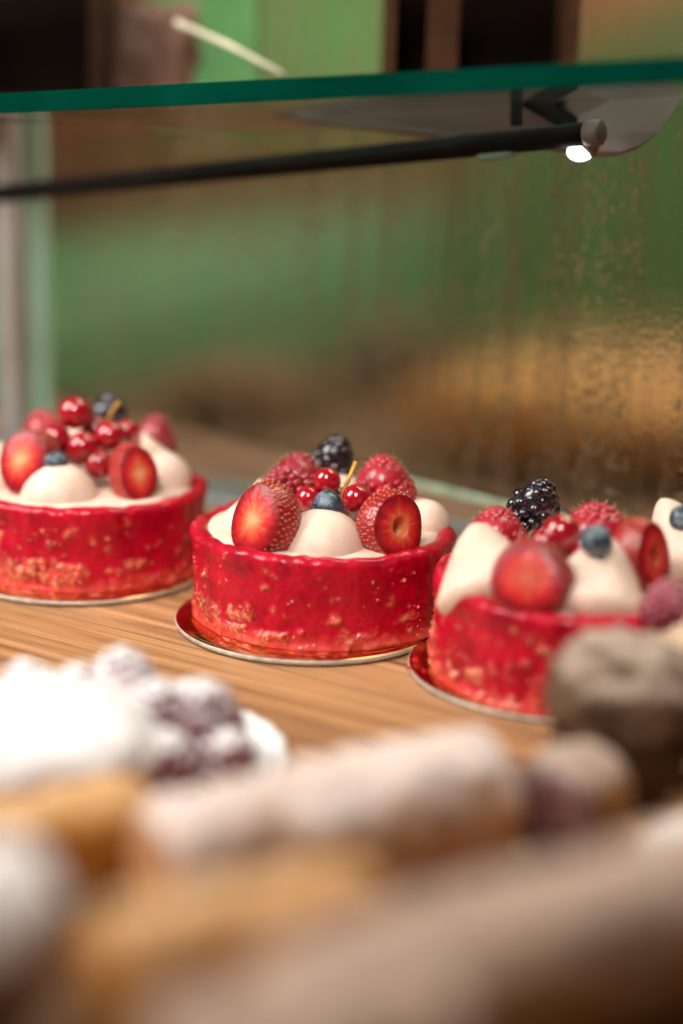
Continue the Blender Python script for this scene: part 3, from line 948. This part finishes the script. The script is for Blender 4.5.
currants([(75, 413, 17, 0.0), (56, 438, 14.5, 0.0), (83, 448, 16.5, -0.004), (110, 436, 16, 0.0), (99, 464, 15, -0.004), (127, 431, 12, 0.006), (72, 458, 13, 0.006), (95, 430, 14, 0.01)], 0.563,
         'heaped cluster of glossy redcurrants in the centre of the leftmost tart', [(95, 445, 0.006), (104, 428, 0.008), (112, 412, 0.005), (119, 402, 0.003)],
         [(0.1, 0.3, -1), (-0.3, -0.2, -1), (0.25, -0.3, 0.85), (0, 1, 0), (0.2, 0.2, 0.6)])
raspberry(155, 438, 0.598, cdir(0.15, 0.95, 0.1), 22, 1.8, 'dusky raspberry at the right back of the leftmost tart', 'dark_raspberry', 0, 9)
raspberry(44, 432, 0.595, cdir(-0.2, 0.9, 0.1), 24, 1.5, 'orange red raspberry behind the redcurrants of the leftmost tart', 'raspberry', 0, 10)
blackberry(108, 416, 0.598, cdir(0.2, 0.9, 0.4), 22, 'blackberry behind the redcurrants of the leftmost tart', 5)

# --- right tart
board(553, 672, 0.0462, 'gold card disc under the rightmost tart')
t3 = tart(573, 668, 9, 'rightmost red glazed tart with tall peaks of cream and a strawberry')
dollop(t3, (492, 593), (476, 523), 0.4555, 57, 0.464, seed=11, sharp=0.53)
dollop(t3, (592, 612), (608, 535), 0.4420, 60, 0.450, seed=12, sharp=0.55)
dollop(t3, (694, 568), (661, 499), 0.470, 48, 0.478, seed=13, sharp=0.56)
dollop(t3, (570, 560), (575, 520), 0.490, 46, 0.490, seed=14)
strawberry(528, 578, 0.430, cdir(-0.32, 0.16, 0.92), 37, 1.6, 'cut strawberry with an even red face between the cream peaks of the rightmost tart', False, False, 0.98, 0.2, 15)
strawberry(654, 556, 0.446, cdir(0.60, 0.05, 0.74), 32, 1.8, 'dark cut strawberry right of the tallest cream peak on the rightmost tart', False, True, 0.82, 0.0, 18)
blueberry(596, 541, 0.437, cdir(0.5, 0.8, -0.3), 17, 'pale blue blueberry on the tip of the front cream peak of the rightmost tart', 7)
blueberry(684, 519, 0.466, cdir(0.2, 0.5, 0.7), 15, 'nearly black blueberry on the rear cream peak of the rightmost tart', 9)
currants([(561, 533, 20, 0.0), (545, 543, 15, -0.003), (580, 548, 16, 0.0), (551, 556, 15, 0.004)], 0.452, 'glossy redcurrants beside the blackberry on the rightmost tart', None,
         [(-0.4, 0.8, 0.5), (0, -0.5, -1), (0, 1, 0)])
raspberry(497, 533, 0.484, cdir(0.05, 0.95, 0.2), 33, 1.3, 'raspberry behind the left cream peak of the rightmost tart', 'raspberry', 0.3, 14)
raspberry(596, 533, 0.474, cdir(-0.1, 0.9, 0.3), 41, 1.2, 'large raspberry behind the pale blue blueberry on the rightmost tart', 'raspberry', 0.9, 16)
blackberry(537, 503, 0.490, cdir(0.25, 0.75, 0.6), 26, 'glossy blackberry standing highest on the rightmost tart', 8, 0.5)

for i, (x, y, r_) in enumerate([(416, 660, 0.0011), (409, 668, 0.0007), (424, 671, 0.0006), (431, 655, 0.0008)]):
    V, F = ball(r_, 14, 9, (0, 0, 0), (1.3, 1, 0.7))
    o = link('glaze_crumb', mesh('glaze_crumb', [Vector(v) * (1 + 0.3 * noise.noise(Vector(v) * 900 + Vector((i, 0, 0)))) for v in V], F), M['glaze'])
    o.location = at_z(x, y, 0.0026 + r_ * 0.6)
    tag(o, 'tiny red crumb of glaze on the gold card between the middle and rightmost tarts', 'crumb', 'red glaze crumbs on the gold cards')

# ------------------------------------------------------------------ foreground pastries (out of focus)
M['sugar_cake'] = dusted('sugared_sponge', (0.60, 0.40, 0.30), (0.75, 0.60, 0.50), (0.66, 0.64, 0.63), 0.58, 0.4, 45, 0.6)
M['sugar_berry'] = dusted('sugared_raspberry', (0.12, 0.006, 0.018), (0.20, 0.014, 0.03), (0.74, 0.71, 0.71), 0.27, 0.40, 120, 0.4)
M['pink_berry'] = dusted('pink_dusted_raspberry', (0.20, 0.015, 0.03), (0.30, 0.04, 0.06), (0.45, 0.2, 0.22), 0.10, 0.5, 120, 0.4)
M['doily'] = plain('white_card', (0.80, 0.79, 0.77), 0.6, 0, 0.05, 80, 0.1)
M['roll_dusty'] = dusted('dusted_pastry', (0.19, 0.075, 0.02), (0.36, 0.16, 0.05), (0.38, 0.275, 0.215), 0.27, 0.35, 32, 0.8, (1, 1, 0.7))
M['dark_board'] = plain('dark_board', (0.14, 0.062, 0.020), 0.6, 0, 0.4, 20, 0.2, (2, 14, 1))
M['roll_pink'] = dusted('pink_dusted_pastry', (0.30, 0.13, 0.05), (0.46, 0.23, 0.11), (0.58, 0.47, 0.42), 0.31, 0.40, 30, 0.8)
M['roll_gold'] = dusted('golden_pastry', (0.28, 0.095, 0.012), (0.48, 0.20, 0.036), (0.52, 0.31, 0.15), 0.10, 0.5, 50, 0.7, (1, 1, 0.4))
M['roll_white'] = dusted('white_dusted_pastry', (0.30, 0.17, 0.11), (0.45, 0.28, 0.18), (0.66, 0.62, 0.60), 0.48, 0.4, 50, 0.6)
M['filling'] = dusted('dark_berry_filling', (0.06, 0.022, 0.022), (0.13, 0.05, 0.055), (0.4, 0.33, 0.33), 0.05, 0.4, 120, 0.5)
M['purple_filling'] = dusted('purple_berry_filling', (0.13, 0.045, 0.042), (0.25, 0.13, 0.115), (0.5, 0.42, 0.38), 0.12, 0.5, 120, 0.5)
M['choux'] = dusted('dusted_choux', (0.040, 0.019, 0.010), (0.24, 0.14, 0.085), (0.38, 0.29, 0.225), 0.22, 0.3, 52, 1.0, (1, 2.2, 1))
M['choux_shaded'] = dusted('shaded_choux', (0.022, 0.009, 0.004), (0.08, 0.033, 0.012), (0.13, 0.07, 0.035), 0.02, 0.4, 70, 0.8)  # base colour darkened to carry the shade beneath the caps
M['tan_choux'] = dusted('tan_choux', (0.36, 0.20, 0.11), (0.50, 0.32, 0.19), (0.6, 0.45, 0.32), 0.25, 0.5, 60, 0.6)

def lumpy(name, V, F, amp, freq, seed, mat, parent=None):
    out = []
    for p in V:
        p = Vector(p)
        out.append(p * (1 + amp * noise.noise(p * freq + Vector((seed, seed * .7, 0))) + amp * .5 * noise.noise(p * freq * 2.7 + Vector((0, seed, 0)))))
    return link(name, mesh(name, out, F), mat, parent)

# doily with a sugared berry cake at left
p = at_z(128, 765, 0.0)
V, F = revolve([(0.001, 0.0006), (0.0405, 0.0006), (0.0417, 0.0022), (0.0422, 0.0042), (0.0408, 0.0046), (0.0395, 0.003), (0.001, 0.003)], 96)
V = [(x * (1 + 0.012 * math.cos(24 * math.atan2(y, x))), y * (1 + 0.012 * math.cos(24 * math.atan2(y, x))), z) for x, y, z in V]
o = link('paper_plate', mesh('paper_plate', V, F), M['doily']); o.location = p
tag(o, 'white scalloped paper plate under the sugared berry cake', 'plate')
p = at_z(46, 800, 0.0035)
V, F = ball(1, 56, 32, (0, 0, 0.0), (0.031, 0.028, 0.0115))
V = [Vector((v[0], v[1], max(v[2], -0.016) + 0.016)) for v in V]
ck = lumpy('sugared_cake', V, F, 0.10, 75, 3, M['sugar_cake']); ck.location = p
tag(ck, 'cake thickly dusted with white icing sugar on the white paper plate', 'cake')
for i, (x, y, d, r, ax_, lab) in enumerate([
        (198, 722, .385, 54, (0.3, 0.7, 0.6), 'sugared raspberry with maroon side showing, largest on the cake'),
        (228, 754, .378, 34, (0.8, 0.3, 0.5), 'maroon sided sugared raspberry at the right edge of the cake'),
        (122, 690, .395, 48, (0, 1, 0.2), 'white sugared raspberry at the top of the cake'),
        (30, 700, .400, 46, (-.2, 1, 0.3), 'sugared raspberry at the left back of the cake, near the frame edge'),
        (160, 764, .365, 42, (0.2, 0.5, 0.8), 'sugared raspberry low on the front of the cake'),
        (78, 700, .392, 44, (0.1, 0.8, 0.6), 'sugared raspberry between the topmost one and the frame edge one'),
        (155, 715, .380, 42, (0.3, 0.8, 0.5), 'whitest sugared raspberry, left of the largest maroon one'),
        (96, 748, .366, 46, (-0.1, 0.6, 0.8), 'sugared raspberry on the middle of the front face of the cake'),
        (28, 752, .370, 46, (-0.4, 0.6, 0.7), 'sugared raspberry low on the left front of the cake')]):
    raspberry(x, y, d, cdir(*ax_), r, 1.4, lab, 'sugar_berry', i, 30 + i, 'sugared_raspberry', 'raspberry', 'sugared raspberries on the white cake', 0.23, False)

def pastry_roll(p0, p1, z0, z1, R, label, mat, fill, seed, taper=0.0, group='dusted pastry rolls in the foreground'):
    a, b = at_z(*p0, z0), at_z(*p1, z1)
    ax = b - a; L_ = ax.length
    root = empty('pastry_roll', a, label, 'pastry roll', group)
    aim(root, ax)
    n, m = 56, 70
    V = []
    for i in range(m):
        t = i / (m - 1)
        for j in range(n):
            an = 2 * PI * j / n
            ph = (t * L_ / 0.011 - j / n) % 1.0                      # spiral wrap of the dough
            r = R * (1 - taper * (1 - t)) * (1 + 0.07 * (1 - abs(2 * ph - 1)) ** 0.7 - 0.03)
            r *= 1 + 0.10 * noise.noise(Vector((math.cos(an) * 1.5, math.sin(an) * 1.5, t * 5 + seed))) + 0.05 * noise.noise(Vector((math.cos(an) * 4, math.sin(an) * 4, t * 17 + seed)))
            r *= min(1.0, 0.72 + 1.4 * math.sqrt(min(1, t * 6 + 0.001)) * 0.28) * (1 - 0.05 * max(0, (t - .95) / .05))
            V.append((r * math.cos(an), r * math.sin(an), t * L_))
    F = grid_faces(m, n); F.append(tuple(reversed(range(n))))
    link('dough', mesh('dough', V, F), mat, root)
    V, F = ball(1, 40, 20, (0, 0, L_ * 0.985), (R * 0.93, R * 0.93, R * 0.30))
    lumpy('filling', V, F, 0.02, 220, seed, fill, root)
    return root

pastry_roll((150, 882), (482, 798), 0.017, 0.017, 0.0165, 'dusted pastry roll with dark filling at its end, just right of the plate', M['roll_pink'], M['filling'], 1)
pastry_roll((592, 788), (552, 812), 0.015, 0.015, 0.0125, 'short pastry roll with its purple berry filling facing us under the choux bun', M['roll_dusty'], M['purple_filling'], 6)
pastry_roll((790, 830), (662, 872), 0.014, 0.014, 0.0100, 'small white dusted roll at the right edge below the choux bun', M['roll_white'], M['roll_white'], 7)
pastry_roll((-70, 872), (140, 826), 0.014, 0.014, 0.0120, 'bare orange gold pastry roll added over the shadow between the white plate and the grey roll', M['roll_gold'], M['roll_gold'], 9)  # added roll that covers the dark shadow beside the cake
# a low dark board carries the nearest rolls
a, b = at_z(-260, 1010, 0.028), at_z(900, 800, 0.028)
bx = (b - a); bx.z = 0
by = Vector((bx.y, -bx.x, 0)).normalized() * 0.16
a.z = 0.0
tb = bevel(link('serving_board', mesh('serving_board', *box_vf(bx, by, (0, 0, 0.028))), M['dark_board'], None, False), 0.003)
tb.location = a
tag(tb, 'dark brown serving board under the nearest pastry rolls', 'serving board')
pastry_roll((265, 1050), (735, 905), 0.0440, 0.0440, 0.0135, 'large dusted pastry roll crossing the lower right corner', M['roll_dusty'], M['filling'], 2)
pastry_roll((-170, 1000), (20, 905), 0.0430, 0.0430, 0.0125, 'greyish white dusted pastry roll at the left edge of the frame', M['roll_white'], M['roll_dusty'], 3)
pastry_roll((95, 990), (360, 922), 0.0400, 0.0400, 0.0110, 'golden bare pastry roll lying low between the dusted ones', M['roll_gold'], M['roll_gold'], 4)
pastry_roll((150, 1110), (440, 1050), 0.0430, 0.0430, 0.0125, 'pinkish pastry roll cut by the bottom edge of the frame', M['roll_dusty'], M['filling'], 5)

def choux(px, py, d, R, label, cap, base, seed):
    p = at_d(px, py, d); zc = p.z
    root = empty('cream_puff', (p.x, p.y, 0.0), label, 'cream puff', 'cream puffs at the right')
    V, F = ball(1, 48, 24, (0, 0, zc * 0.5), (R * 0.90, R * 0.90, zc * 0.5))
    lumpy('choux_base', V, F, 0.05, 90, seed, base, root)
    V, F = ball(1, 64, 40, (0, 0, 0), (R, R, R * 0.86))
    c = lumpy('choux_cap', V, F, 0.11, 150, seed + 2, cap, root)
    c.location = (0, 0, zc)
    return root
choux(622, 695, 0.380, 0.0195, 'rough grey brown dusted cream puff in front of the rightmost tart', M['choux'], M['choux_shaded'], 4)
choux(712, 668, 0.412, 0.0195, 'tan cream puff with a pink raspberry, cut by the right edge of the frame', M['tan_choux'], M['choux_shaded'], 8)
raspberry(668, 603, 0.412, cdir(0, 1, 0.2), 29, 1.3, 'pink dusted raspberry on the tan cream puff at the right edge', 'pink_berry', 0, 44, 'dusted_raspberry', 'raspberry', None, 0.22, False)

# ------------------------------------------------------------------ light
def area(name, loc, target, size, power, color=(1, 1, 1), sy=None, spread=180):
    l = bpy.data.lights.new(name, 'AREA'); l.energy = power; l.color = color
    l.spread = math.radians(spread); l.shape = 'RECTANGLE'; l.size = size; l.size_y = sy or size
    o = bpy.data.objects.new(name, l); COL.objects.link(o)
    o.location = loc
    o.rotation_euler = (Vector(target) - Vector(loc)).to_track_quat('-Z', 'Y').to_euler()
    return o
area('window_and_fill_light', (-0.60, 0.36, 0.56), (0, 0.48, 0.02), 0.34, 8.7, (1.0, 0.96, 0.90), 0.5)
area('window_and_fill_light', (-0.12, -0.08, 0.72), (-0.03, 0.70, 0.0), 0.20, 0.75, (1.0, 0.96, 0.91), 0.36, 54)  # added fill lamp above the camera, beam narrowed to spare the foreground
bl = rb(0.1, 0.75, 1.1)
area('rear_fill_light', bl, rb(0.0, 0.8, 0), 0.8, 24.0, (1.0, 0.91, 0.80))  # added lamp that brightens what lies beyond the glass

w = bpy.data.worlds.new('World'); SC.world = w; w.use_nodes = True
w.node_tree.nodes['Background'].inputs['Color'].default_value = (1.0, 0.95, 0.88, 1)
w.node_tree.nodes['Background'].inputs['Strength'].default_value = 0.06

# ------------------------------------------------------------------ camera
cd = bpy.data.cameras.new('camera'); cam = bpy.data.objects.new('camera', cd); COL.objects.link(cam)
cd.sensor_fit = 'VERTICAL'; cd.sensor_height = 36.0; cd.lens = 36.0 * FPX / 1024.0
cam.location = CAM
cam.rotation_euler = Matrix((RT, UP, -FW)).transposed().to_euler()
cd.clip_start, cd.clip_end = 0.01, 60
cd.dof.use_dof = True
cd.dof.focus_distance = 0.497
cd.dof.aperture_fstop = (cd.lens / 1000.0) / 0.022
cd.dof.aperture_blades = 9
SC.camera = cam

SC.render.engine = 'CYCLES'
SC.view_settings.view_transform = 'Standard'
SC.view_settings.look = 'None'
SC.view_settings.exposure = 0.0
SC.view_settings.gamma = 1.0
SC.cycles.use_denoising = True
SC.cycles.max_bounces = 12
SC.cycles.transmission_bounces = 8
SC.cycles.sample_clamp_indirect = 4.0
